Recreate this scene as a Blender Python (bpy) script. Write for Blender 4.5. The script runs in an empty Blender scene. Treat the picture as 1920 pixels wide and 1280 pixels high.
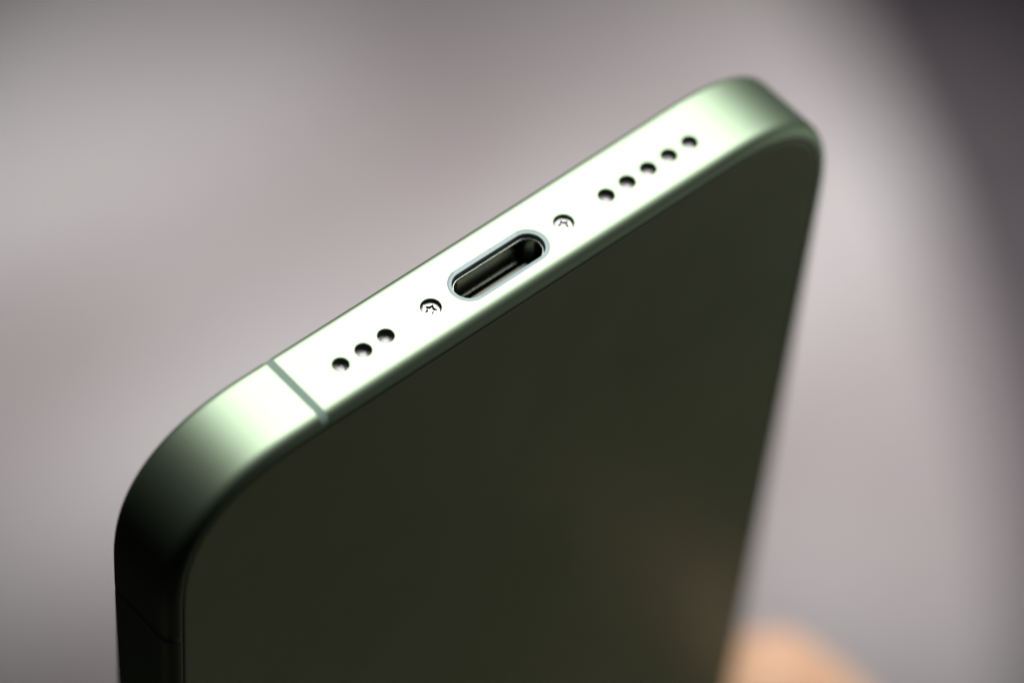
import bpy, bmesh, math, random
from mathutils import Vector, Matrix

random.seed(7)
S = 0.001                       # everything is measured in millimetres and stored in metres
scene = bpy.context.scene
C = scene.collection

# ------------------------------------------------------------------ camera
CAM_POS = Vector((-144.5200, -146.9435, 253.1281)) * S
CAM_ROT = Matrix(((0.75453605, 0.48953979, -0.43706537),
                  (-0.65373929, 0.61899025, -0.43528842),
                  (0.05744820, 0.61416761, 0.78708186)))
cd = bpy.data.cameras.new('camera')
cam = bpy.data.objects.new('camera', cd)
C.objects.link(cam)
cam.matrix_world = Matrix.Translation(CAM_POS) @ CAM_ROT.to_4x4()
cd.sensor_width = 36.0
cd.lens = 143.158
cd.clip_start = 0.01
cd.clip_end = 50.0
cd.dof.use_dof = True
cd.dof.focus_distance = 0.3245
cd.dof.aperture_fstop = 9.6
scene.camera = cam

# ------------------------------------------------------------------ world and lamps
world = bpy.data.worlds.new('World')
scene.world = world
world.use_nodes = True
bg = world.node_tree.nodes['Background']
bg.inputs[0].default_value = (0.80, 0.86, 0.70, 1)
bg.inputs[1].default_value = 0.004

def aim(o, target):
    d = (Vector(target) - o.location).normalized()
    o.rotation_euler = d.to_track_quat('-Z', 'Y').to_euler()

kl = bpy.data.lights.new('softbox_lamp', 'AREA')
kl.shape = 'RECTANGLE'
kl.size = 0.40
kl.size_y = 0.32
kl.energy = 0.62
kl.color = (1.0, 0.985, 0.96)
kl.spread = math.radians(60)
key = bpy.data.objects.new('softbox_lamp', kl)
C.objects.link(key)
key.location = (0.215, 0.170, 0.455)
aim(key, (0.0, 0.0, 0.0))

for px, py, watts, cone in ((0.408, 0.575, 80.0, 12.5), (0.602, 0.412, 115.0, 14.5), (0.50, 0.49, 50.0, 25)):     # unseen spots added to shape the bright pools on the rug
    pl = bpy.data.lights.new('added_pool_spot', 'SPOT')
    pl.energy = watts
    pl.color = (1.0, 0.972, 0.968)
    pl.spot_size = math.radians(cone)
    pl.spot_blend = 1.0
    pl.shadow_soft_size = 0.05
    pool = bpy.data.objects.new('added_pool_spot', pl)
    C.objects.link(pool)
    pool.location = (px + 0.08, py + 0.08, 0.75)
    aim(pool, (px, py, -0.9))

fl = bpy.data.lights.new('fill_lamp', 'AREA')  # added fill, out of view, to lift the dark back panel
fl.shape = 'RECTANGLE'
fl.size = 0.30
fl.size_y = 0.30
fl.energy = 0.165
fl.color = (0.97, 1.0, 0.88)
fill = bpy.data.objects.new('fill_lamp', fl)
C.objects.link(fill)
fill.location = (0.30, -0.17, -0.12)
aim(fill, (0.0, 0.0, -0.03))

scene.view_settings.view_transform = 'Standard'
scene.view_settings.look = 'None'
scene.view_settings.exposure = 0.0
scene.view_settings.gamma = 1.0
scene.view_settings.use_curve_mapping = False
scene.cycles.use_denoising = True
scene.cycles.max_bounces = 10
scene.cycles.glossy_bounces = 6

# ------------------------------------------------------------------ materials
def mat(name, color, rough=0.5, metal=0.0, **kw):
    m = bpy.data.materials.new(name)
    m.use_nodes = True
    b = m.node_tree.nodes['Principled BSDF']
    b.inputs['Base Color'].default_value = (*color, 1)
    b.inputs['Roughness'].default_value = rough
    b.inputs['Metallic'].default_value = metal
    for k, v in kw.items():
        b.inputs[k.replace('_', ' ')].default_value = v
    return m

def noise_bump(m, scale, strength, dist, detail=3.0):
    nt = m.node_tree
    b = nt.nodes['Principled BSDF']
    tc = nt.nodes.new('ShaderNodeTexCoord')
    n = nt.nodes.new('ShaderNodeTexNoise')
    n.inputs['Scale'].default_value = scale
    n.inputs['Detail'].default_value = detail
    bp = nt.nodes.new('ShaderNodeBump')
    bp.inputs['Strength'].default_value = strength
    bp.inputs['Distance'].default_value = dist
    nt.links.new(tc.outputs['Object'], n.inputs['Vector'])
    nt.links.new(n.outputs['Fac'], bp.inputs['Height'])
    nt.links.new(bp.outputs['Normal'], b.inputs['Normal'])
    return n

def noise_colour(m, scale, c1, c2, detail=4.0, stretch=None):
    nt = m.node_tree
    b = nt.nodes['Principled BSDF']
    tc = nt.nodes.new('ShaderNodeTexCoord')
    n = nt.nodes.new('ShaderNodeTexNoise')
    n.inputs['Scale'].default_value = scale
    n.inputs['Detail'].default_value = detail
    src = tc.outputs['Object']
    if stretch:
        mp = nt.nodes.new('ShaderNodeMapping')
        mp.inputs['Scale'].default_value = stretch
        mp.inputs['Rotation'].default_value = (0, 0, math.radians(-35))
        nt.links.new(src, mp.inputs['Vector'])
        src = mp.outputs['Vector']
    r = nt.nodes.new('ShaderNodeValToRGB')
    r.color_ramp.elements[0].position = 0.3
    r.color_ramp.elements[1].position = 0.7
    r.color_ramp.elements[0].color = (*c1, 1)
    r.color_ramp.elements[1].color = (*c2, 1)
    nt.links.new(src, n.inputs['Vector'])
    nt.links.new(n.outputs['Fac'], r.inputs['Fac'])
    nt.links.new(r.outputs['Color'], b.inputs['Base Color'])

M = {}
M['aluminium'] = mat('anodised_aluminium', (0.308, 0.400, 0.286), 0.50, 1.0)
noise_bump(M['aluminium'], 9000, 0.45, 0.00001, 2)
M['bore'] = mat('dark_bore', (0.05, 0.055, 0.05), 0.45, 0.6)
M['plastic'] = mat('antenna_plastic', (0.24, 0.335, 0.285), 0.6, 0.0, Specular_IOR_Level=0.25)
M['glass'] = mat('frosted_glass', (0.42, 0.46, 0.30), 0.34, 0.0, IOR=1.45)
noise_bump(M['glass'], 6000, 0.06, 0.00001, 2)
_nt = M['glass'].node_tree
_n = _nt.nodes.new('ShaderNodeTexNoise')                 # faint smears in the frosting
_n.inputs['Scale'].default_value = 55
_n.inputs['Detail'].default_value = 5
_n.inputs['Distortion'].default_value = 1.2
_mr = _nt.nodes.new('ShaderNodeMapRange')
_mr.inputs['From Min'].default_value = 0.3
_mr.inputs['From Max'].default_value = 0.7
_mr.inputs['To Min'].default_value = 0.27
_mr.inputs['To Max'].default_value = 0.42
_tc = _nt.nodes.new('ShaderNodeTexCoord')
_nt.links.new(_tc.outputs['Object'], _n.inputs['Vector'])
_nt.links.new(_n.outputs['Fac'], _mr.inputs['Value'])
_nt.links.new(_mr.outputs['Result'], _nt.nodes['Principled BSDF'].inputs['Roughness'])
M['screen'] = mat('black_screen_glass', (0.01, 0.01, 0.012), 0.06)
M['gap'] = mat('black_gasket', (0.012, 0.012, 0.012), 0.7)
M['rim'] = mat('satin_rim', (0.27, 0.33, 0.34), 0.55, 0.5, Specular_IOR_Level=0.3)
M['shell'] = mat('polished_steel_shell', (0.27, 0.30, 0.27), 0.20, 1.0)
noise_bump(M['shell'], 1500, 0.12, 0.00004, 3)
M['tongue'] = mat('tongue_plastic', (0.30, 0.32, 0.25), 0.5)
M['contact'] = mat('gold_contact', (0.75, 0.55, 0.25), 0.3, 1.0)
M['screw'] = mat('screw_steel', (0.22, 0.225, 0.22), 0.33, 1.0)
M['wire'] = mat('mesh_wire', (0.40, 0.38, 0.40), 0.4, 0.6)
M['dust'] = mat('dust', (0.6, 0.58, 0.54), 0.9)
M['skin'] = mat('skin', (0.94, 0.57, 0.38), 0.5, 0.0, Subsurface_Weight=0.35, Subsurface_Scale=0.004)
M['skin'].node_tree.nodes['Principled BSDF'].inputs['Subsurface Radius'].default_value = (1.0, 0.42, 0.2)
noise_bump(M['skin'], 900, 0.25, 0.0003, 4)
M['nail'] = mat('nail', (0.72, 0.45, 0.36), 0.25)
M['rug'] = mat('rug_wool', (0.5, 0.45, 0.45), 0.95)
noise_colour(M['rug'], 5.0, (0.33, 0.285, 0.292), (0.56, 0.545, 0.545), 2.0, (1.0, 1.7, 1.0))
noise_bump(M['rug'], 400, 0.6, 0.004, 4)
M['floor'] = mat('dark_floorboards', (0.05, 0.042, 0.046), 0.5)
noise_colour(M['floor'], 5.0, (0.048, 0.040, 0.046), (0.070, 0.058, 0.067), 5.0, (1.0, 9.0, 1.0))

# ------------------------------------------------------------------ helpers
def link(name, me, m, parent=None, smooth=False):
    o = bpy.data.objects.new(name, me)
    C.objects.link(o)
    if m is not None and len(me.materials) == 0:
        me.materials.append(m)
    if smooth:
        for p in me.polygons:
            p.use_smooth = True
    if parent is not None:
        o.parent = parent
    return o

def from_bm(bm, name):
    bmesh.ops.recalc_face_normals(bm, faces=bm.faces[:])
    me = bpy.data.meshes.new(name)
    bm.to_mesh(me)
    bm.free()
    return me

A, T, LEN, CL, CN = 35.8, 3.77, 147.6, 13.75, 2.556

def outline(off, ncorner=44):
    """closed phone outline in (x, z), millimetres, pushed inward by off"""
    pts, nrm = [], []
    h = LEN / 2
    for cx, cz, a0 in ((1, 1, 0), (1, -1, 1), (-1, -1, 2), (-1, 1, 3)):
        seq = []
        for i in range(ncorner + 1):
            t = i / ncorner * math.pi / 2
            s, c = max(math.sin(t), 0.0), max(math.cos(t), 0.0)
            x = A - CL + CL * (s ** (2 / CN) if s > 1e-9 else 0)
            z = h - CL + CL * (c ** (2 / CN) if c > 1e-9 else 0)
            u, v = (x - (A - CL)) / CL, (z - (h - CL)) / CL
            n = Vector((max(u, 0) ** (CN - 1), max(v, 0) ** (CN - 1)))
            n.normalize()
            seq.append((x, z, n.x, n.y))
        if cx * cz < 0:
            seq = seq[::-1]
        for x, z, nx, nz in seq:
            pts.append((cx * (x - off * nx), cz * (z - off * nz) - h))
    return pts

def soft_edge(drop, run, power, n=16):
    """edge rounding whose curvature grows towards the panel: (offset inward, distance from the face)"""
    pts, x, y = [(0.0, 0.0)], 0.0, 0.0
    m = 200
    for i in range(m):
        ph = math.pi / 2 * ((i + 0.5) / m) ** power
        x += math.sin(ph) / m
        y += math.cos(ph) / m
        if (i + 1) % (m // n) == 0 or i == m - 1:
            pts.append((x, y))
    sx, sy = pts[-1]
    return [(drop * px / sx, run * (1 - py / sy)) for px, py in pts]

def profile(inset):
    """frame cross-section as (offset inward, y) from the back-panel seat to the screen seat"""
    def half(drop, run, seat):
        e = soft_edge(drop, run, 2.0)
        return [(seat, -T + 0.40), (seat, -T + 0.02)] + [(o, -T + d) for o, d in e[::-1]]
    q = [(o, -y) for o, y in half(0.55, 0.75, 0.70)[::-1]]
    return [(o + inset, y * (1 - inset / T)) for o, y in half(1.15, 1.60, 1.26) + q]

def sweep(prof, cap=True):
    bm = bmesh.new()
    rings = []
    for off, y in prof:
        rings.append([bm.verts.new((x * S, y * S, z * S)) for x, z in outline(off)])
    n = len(rings[0])
    for r0, r1 in zip(rings, rings[1:]):
        for i in range(n):
            j = (i + 1) % n
            bm.faces.new((r0[i], r0[j], r1[j], r1[i]))
    if cap:
        bm.faces.new(rings[0])
        bm.faces.new(rings[-1][::-1])
    bmesh.ops.remove_doubles(bm, verts=bm.verts[:], dist=1e-7)
    return bm

def stadium(hl, hw, n=20):
    pts = []
    for s, a0 in ((1, -90), (-1, 90)):
        for i in range(n + 1):
            a = math.radians(a0 + 180 * i / n)
            pts.append((s * (hl - hw) + hw * math.cos(a), hw * math.sin(a)))
    return pts

def loft(sections, cap_first=False, cap_last=False):
    """sections: list of (list of (x, y), z) with equal point counts"""
    bm = bmesh.new()
    rings = [[bm.verts.new((x * S, y * S, z * S)) for x, y in pts] for pts, z in sections]
    n = len(rings[0])
    for r0, r1 in zip(rings, rings[1:]):
        for i in range(n):
            j = (i + 1) % n
            bm.faces.new((r0[i], r0[j], r1[j], r1[i]))
    if cap_first:
        bm.faces.new(rings[0])
    if cap_last:
        bm.faces.new(rings[-1][::-1])
    return bm

def circle(r, n=40):
    return [(r * math.cos(2 * math.pi * i / n), r * math.sin(2 * math.pi * i / n)) for i in range(n)]

def shift(pts, dx, dy):
    return [(x + dx, y + dy) for x, y in pts]

def box_bm(x0, x1, y0, y1, z0, z1):
    bm = bmesh.new()
    bmesh.ops.create_cube(bm, size=1.0)
    for v in bm.verts:
        v.co = Vector(((x0 + x1) / 2 + v.co.x * (x1 - x0), (y0 + y1) / 2 + v.co.y * (y1 - y0),
                       (z0 + z1) / 2 + v.co.z * (z1 - z0))) * S
    return bm

def cut(me, cutters, m, m_cut):
    """boolean-subtract cutter meshes from a mesh and return the result as a plain mesh"""
    o = bpy.data.objects.new('work', me)
    C.objects.link(o)
    tmp = []
    for c in cutters:
        co = bpy.data.objects.new('cutter', c)
        C.objects.link(co)
        tmp.append(co)
        md = o.modifiers.new('cut', 'BOOLEAN')
        md.operation = 'DIFFERENCE'
        md.solver = 'EXACT'
        md.object = co
    dg = bpy.context.evaluated_depsgraph_get()
    out = bpy.data.meshes.new_from_object(o.evaluated_get(dg))
    for x in tmp + [o]:
        bpy.data.objects.remove(x)
    return out

def finish(o, angle=32):
    """smooth shading with sharp edges and area-weighted normals"""
    me = o.data
    for p in me.polygons:
        p.use_smooth = True
    me.set_sharp_from_angle(angle=math.radians(angle))
    w = o.modifiers.new('weighted_normals', 'WEIGHTED_NORMAL')
    w.keep_sharp = True
    w.weight = 100

# ------------------------------------------------------------------ setting
bm = bmesh.new()
bmesh.ops.create_grid(bm, x_segments=1, y_segments=1, size=6.0)
floor = link('floor', from_bm(bm, 'floor'), M['floor'])
floor.location = (0, 0, -0.90)
floor['kind'] = 'structure'

rn = 128
secs = []
for r, z in ((0.850, 0.0), (0.8632, 0.004), (0.8632, 0.009), (0.855, 0.012), (0.60, 0.0125), (0.02, 0.0125)):
    secs.append(([(x / S, y / S) for x, y in circle(r, rn)], z / S))
rug = link('round_rug', from_bm(loft(secs, True, True), 'round_rug'), M['rug'], smooth=True)
rug.location = (-0.1130, 0.8390, -0.8995)
rug['label'] = 'pale mauve grey round rug lying far below, out of focus'
rug['category'] = 'rug'

# ------------------------------------------------------------------ phone
phone = bpy.data.objects.new('smartphone', None)
C.objects.link(phone)
phone['label'] = 'pale green smartphone held upside down, charging port edge uppermost'
phone['category'] = 'smartphone'

Y0 = -0.33                                   # port line sits a little towards the back panel
PITCH = 2.3035
XC = 0.286                                   # and a little off the middle of the edge
HOLES = [XC - 11.693 - i * PITCH for i in range(3)] + [XC + 11.665 + i * PITCH for i in range(5)]
SCREWS = (XC - 7.037, XC + 7.037)
XA, WA = -20.22, 0.74                        # bottom antenna band
ZB = -17.13                                  # side antenna band

body = from_bm(sweep(profile(0.0)), 'frame_body')
cutters = []
for x in HOLES:
    r = 0.71
    cutters.append(from_bm(loft([(shift(circle(r + 0.22), x, Y0), 0.2), (shift(circle(r), x, Y0), -0.02),
                                 (shift(circle(r), x, Y0), -2.4)], True, True), 'c'))
for x in SCREWS:
    r = 0.885
    cutters.append(from_bm(loft([(shift(circle(r), x, Y0), 0.3), (shift(circle(r), x, Y0), -1.6)], True, True), 'c'))
cutters.append(from_bm(loft([(shift(stadium(4.90, 1.75), XC, Y0 - 0.10), 0.5),
                             (shift(stadium(4.90, 1.75), XC, Y0 - 0.10), -9.0)], True, True), 'c'))
cutters.append(from_bm(box_bm(XA - WA / 2, XA + WA / 2, -9, 9, -1.6, 2), 'c'))
for s in (-1, 1):
    x0, x1 = sorted((s * (A - 1.6), s * (A + 2)))
    cutters.append(from_bm(box_bm(x0, x1, -9, 9, ZB - WA / 2, ZB + WA / 2), 'c'))
fm = cut(body, cutters, None, None)
fm.materials.clear()
fm.materials.append(M['aluminium'])
frame = link('frame', fm, None, phone)
finish(frame)

# antenna bands: the same cross-section carried across the slot, a hair below the metal
def band(width, place):
    bm = bmesh.new()
    pr = [(o + 0.012, y * 0.997) for o, y in profile(0.0)]
    a = [bm.verts.new(Vector(place(-width / 2, o, y)) * S) for o, y in pr]
    b = [bm.verts.new(Vector(place(width / 2, o, y)) * S) for o, y in pr]
    c = [bm.verts.new(Vector(place(t, 1.55, y)) * S) for t in (-width / 2, width / 2) for y in (pr[0][1], pr[-1][1])]
    for i in range(len(pr) - 1):
        bm.faces.new((a[i], a[i + 1], b[i + 1], b[i]))
    bm.faces.new((a[0], b[0], c[2], c[0]))
    bm.faces.new((a[-1], b[-1], c[3], c[1]))
    bm.faces.new((c[0], c[1], c[3], c[2]))
    return from_bm(bm, 'antenna_band')

w_in = WA - 0.006
o = link('antenna_band', band(w_in, lambda t, off, y: (XA + t, y, -off)), M['plastic'], phone, True)
o.data.set_sharp_from_angle(angle=math.radians(40))
for s in (-1, 1):
    o = link('antenna_band', band(w_in, lambda t, off, y: (s * (A - off), y, ZB + t)), M['plastic'], phone, True)
    o.data.set_sharp_from_angle(angle=math.radians(40))

# glass panels with a softened edge, in the seats of the frame
def panel(sign):
    e = 1.37 if sign > 0 else 0.80
    prof = [(e, -T + 0.42), (e, -T + 0.16), (e + 0.03, -T + 0.07), (e + 0.10, -T + 0.015), (e + 0.20, -T - 0.005), (e + 0.5, -T - 0.01)]
    return [(o_, sign * y) for o_, y in prof]
back = link('back_panel', from_bm(sweep(panel(1)), 'back_panel'), M['glass'], phone)
finish(back, 50)
back['label'] = 'matte dark green back glass in shade'
scr = link('screen', from_bm(sweep(panel(-1)), 'screen'), M['screen'], phone)
finish(scr, 50)

# charging port: satin rim, steel shell with a rolled lip, tongue with contacts
PY = Y0 - 0.10
def st(hl, hw, z):
    return (shift(stadium(hl, hw), XC, PY), z)
rim = link('port_rim', from_bm(loft([st(4.895, 1.745, -0.5), st(4.895, 1.745, -0.03), st(4.87, 1.72, -0.015), st(4.55, 1.40, -0.05),
                                     st(4.53, 1.38, -0.08), st(4.52, 1.37, -0.14), st(4.52, 1.37, -0.62)]), 'port_rim'), M['rim'], phone)
finish(rim, 40)
lip = []
for i in range(9):
    a = math.pi * i / 8
    lip.append(st(4.40 + 0.10 * math.cos(a), 1.25 + 0.10 * math.cos(a), -0.62 + 0.10 * math.sin(a)))
shell = link('port_shell', from_bm(loft([st(4.515, 1.365, -0.66), st(4.505, 1.355, -0.64)] + lip +
                                        [st(4.295, 1.145, -0.9), st(4.28, 1.13, -2.75), st(4.26, 1.11, -2.85),
                                         st(4.12, 0.97, -2.90), st(4.10, 0.95, -3.0), st(4.10, 0.95, -8.4)], False, True), 'port_shell'),
             M['shell'], phone)
finish(shell, 40)
tb = box_bm(XC - 3.35, XC + 3.35, PY - 0.35, PY + 0.35, -8.3, -2.55)
bmesh.ops.bevel(tb, geom=tb.edges[:], offset=0.10 * S, segments=3, affect='EDGES')
tongue = link('port_tongue', from_bm(tb, 'port_tongue'), M['tongue'], phone)
finish(tongue, 40)
cm = from_bm(box_bm(-0.13, 0.13, -0.015, 0.015, -1.6, 1.6), 'contact')
for side in (-1, 1):
    for i in range(12):
        c = link('contact', cm, M['contact'], tongue)
        c.location = Vector((XC + (i - 5.5) * 0.5, PY + side * 0.36, -4.6)) * S

# dust in the port
db = bmesh.new()
for i in range(26):
    x = random.uniform(-3.6, 3.4)
    z = random.uniform(-2.6, -0.8)
    r = random.choice((0.018, 0.026, 0.038))
    bmesh.ops.create_icosphere(db, subdivisions=1, radius=r * S,
                               matrix=Matrix.Translation(Vector((x, PY + 1.14, z)) * S))
dust = link('dust', from_bm(db, 'dust'), M['dust'], phone)
dust['kind'] = 'stuff'

# five-lobed screws
def star(r1, r2, n=5, rot=0.0):
    return [((r1 if k % 2 == 0 else r2) * math.cos(rot + math.pi * k / n),
             (r1 if k % 2 == 0 else r2) * math.sin(rot + math.pi * k / n)) for k in range(2 * n)]
for x, rot in zip(SCREWS, (0.55, 0.15)):
    head = from_bm(loft([(circle(0.80, 48), -1.4), (circle(0.80, 48), -0.37), (circle(0.785, 48), -0.325), (circle(0.75, 48), -0.31)], True, True), 'h')
    sc = from_bm(loft([(star(0.77, 0.46, rot=rot), -0.21), (star(0.58, 0.33, rot=rot), -0.31),
                       (star(0.34, 0.155, rot=rot), -0.47)], True, True), 's')
    me = cut(head, [sc], None, None)
    me.materials.clear()
    s_ = link('screw', me, M['screw'], phone)
    s_.location = Vector((x, Y0, 0)) * S
    finish(s_, 30)

# speaker and microphone holes: dark bore sleeve and woven wire mesh at the bottom
sleeve = from_bm(loft([(circle(0.706), -0.16), (circle(0.690), -0.16), (circle(0.690), -2.2), (circle(0.706), -2.2)]), 'sleeve')
gb = bmesh.new()
step, wr = 0.125, 0.034
k = -5
for ax in (0, 1):
    for k in range(-5, 6):
        d = k * step
        half = math.sqrt(max(0.69 ** 2 - d * d, 0.0))
        if half < 0.05:
            continue
        nseg = 12
        prev = None
        for i in range(nseg + 1):
            t = -half + 2 * half * i / nseg
            zz = 0.02 * math.sin(t / step * math.pi + (k % 2) * math.pi + ax * math.pi)
            ring = []
            for q in range(4):
                a = math.pi / 4 + q * math.pi / 2
                u, w = wr * math.cos(a), wr * math.sin(a)
                p = (t, d + u, zz + w) if ax == 0 else (d + u, t, zz + w)
                ring.append(gb.verts.new(Vector(p) * S))
            if prev:
                for q in range(4):
                    gb.faces.new((prev[q], prev[(q + 1) % 4], ring[(q + 1) % 4], ring[q]))
            prev = ring
grid = from_bm(gb, 'wire_mesh')
backing = from_bm(loft([(circle(0.688), -0.12), (circle(0.02), -0.12)], False, True), 'mesh_backing')
for x in HOLES:
    b_ = link('hole_sleeve', sleeve, M['bore'], phone, True)
    b_.location = Vector((x, Y0, 0)) * S
    g_ = link('wire_mesh', grid, M['wire'], phone)
    g_.location = Vector((x, Y0, -0.66)) * S
    g_.rotation_euler = (0, 0, 0.55)
    f_ = link('mesh_backing', backing, M['bore'], phone)
    f_.location = Vector((x, Y0, -0.66)) * S

# ------------------------------------------------------------------ hand
hand_v = {   # joint: (x, y, z, radius) in millimetres
    'wrist0': (70, -80, -350, 27), 'wrist': (56, -52, -258, 25), 'palm0': (42, -36, -214, 25), 'palm1': (38, -32, -184, 23),
    'i0': (54, -26, -168, 12.5), 'i1': (62, -32, -141, 10.0), 'i2': (52.4, -17, -121.6, 9.8), 'i3': (46.4, -3.2, -110, 9.6), 'i4': (43.0, 6.6, -105.6, 8.7),
    'm0': (54, -28, -182, 12.5), 'm1': (68, -20, -168, 10.2), 'm2': (63, -4, -152, 9.4), 'm3': (50, 7, -138, 8.6), 'm4': (42.5, 14, -130, 7.2),
    'r0': (52, -28, -198, 12), 'r1': (66, -20, -188, 9.8), 'r2': (60, -4, -174, 9.0), 'r3': (49, 7, -160, 8.2), 'r4': (42, 14, -152, 7.0),
    'p0': (48, -30, -212, 11), 'p1': (60, -22, -206, 8.6), 'p2': (56, -8, -192, 8.0), 'p3': (47, 2, -180, 7.4), 'p4': (42.0, 7, -172, 6.4),
    't0': (14, -36, -200, 15), 't1': (-16, -32, -182, 12.0), 't2': (-40, -20, -158, 10.4), 't3': (-46.5, -6, -136, 9.2), 't4': (-44.4, 0, -127, 7.6),
}
chain = [('wrist0', 'wrist'), ('wrist', 'palm0'), ('palm0', 'palm1')]
for f, root in (('i', 'palm1'), ('m', 'palm1'), ('r', 'palm0'), ('p', 'palm0'), ('t', 'palm0')):
    chain.append((root, f + '0'))
    for k in range(4):
        chain.append((f + str(k), f + str(k + 1)))
names = list(hand_v)
hm = bpy.data.meshes.new('hand_skeleton')
hm.from_pydata([Vector(hand_v[n][:3]) * 0.01 for n in names], [(names.index(a), names.index(b)) for a, b in chain], [])
ho = bpy.data.objects.new('work', hm)
C.objects.link(ho)
sk = ho.modifiers.new('skin', 'SKIN')
sk.use_smooth_shade = True
lay = hm.skin_vertices[0].data if len(hm.skin_vertices) else None
if lay is None:
    bpy.context.view_layer.objects.active = ho
    bpy.ops.mesh.customdata_skin_add()
    lay = hm.skin_vertices[0].data
for i, n in enumerate(names):
    r = hand_v[n][3] * 0.01
    lay[i].radius = (r, r)
lay[names.index('palm0')].use_root = True
sb = ho.modifiers.new('subdivide', 'SUBSURF')
sb.levels = sb.render_levels = 3
dg = bpy.context.evaluated_depsgraph_get()
hand_me = bpy.data.meshes.new_from_object(ho.evaluated_get(dg))
bpy.data.objects.remove(ho)
hand_me.transform(Matrix.Scale(0.1, 4))
hand_me.materials.clear()
hand = link('hand', hand_me, M['skin'], None, True)
hand['label'] = 'blurred hand whose fingertip grips the right side of the phone'
hand['category'] = 'hand'
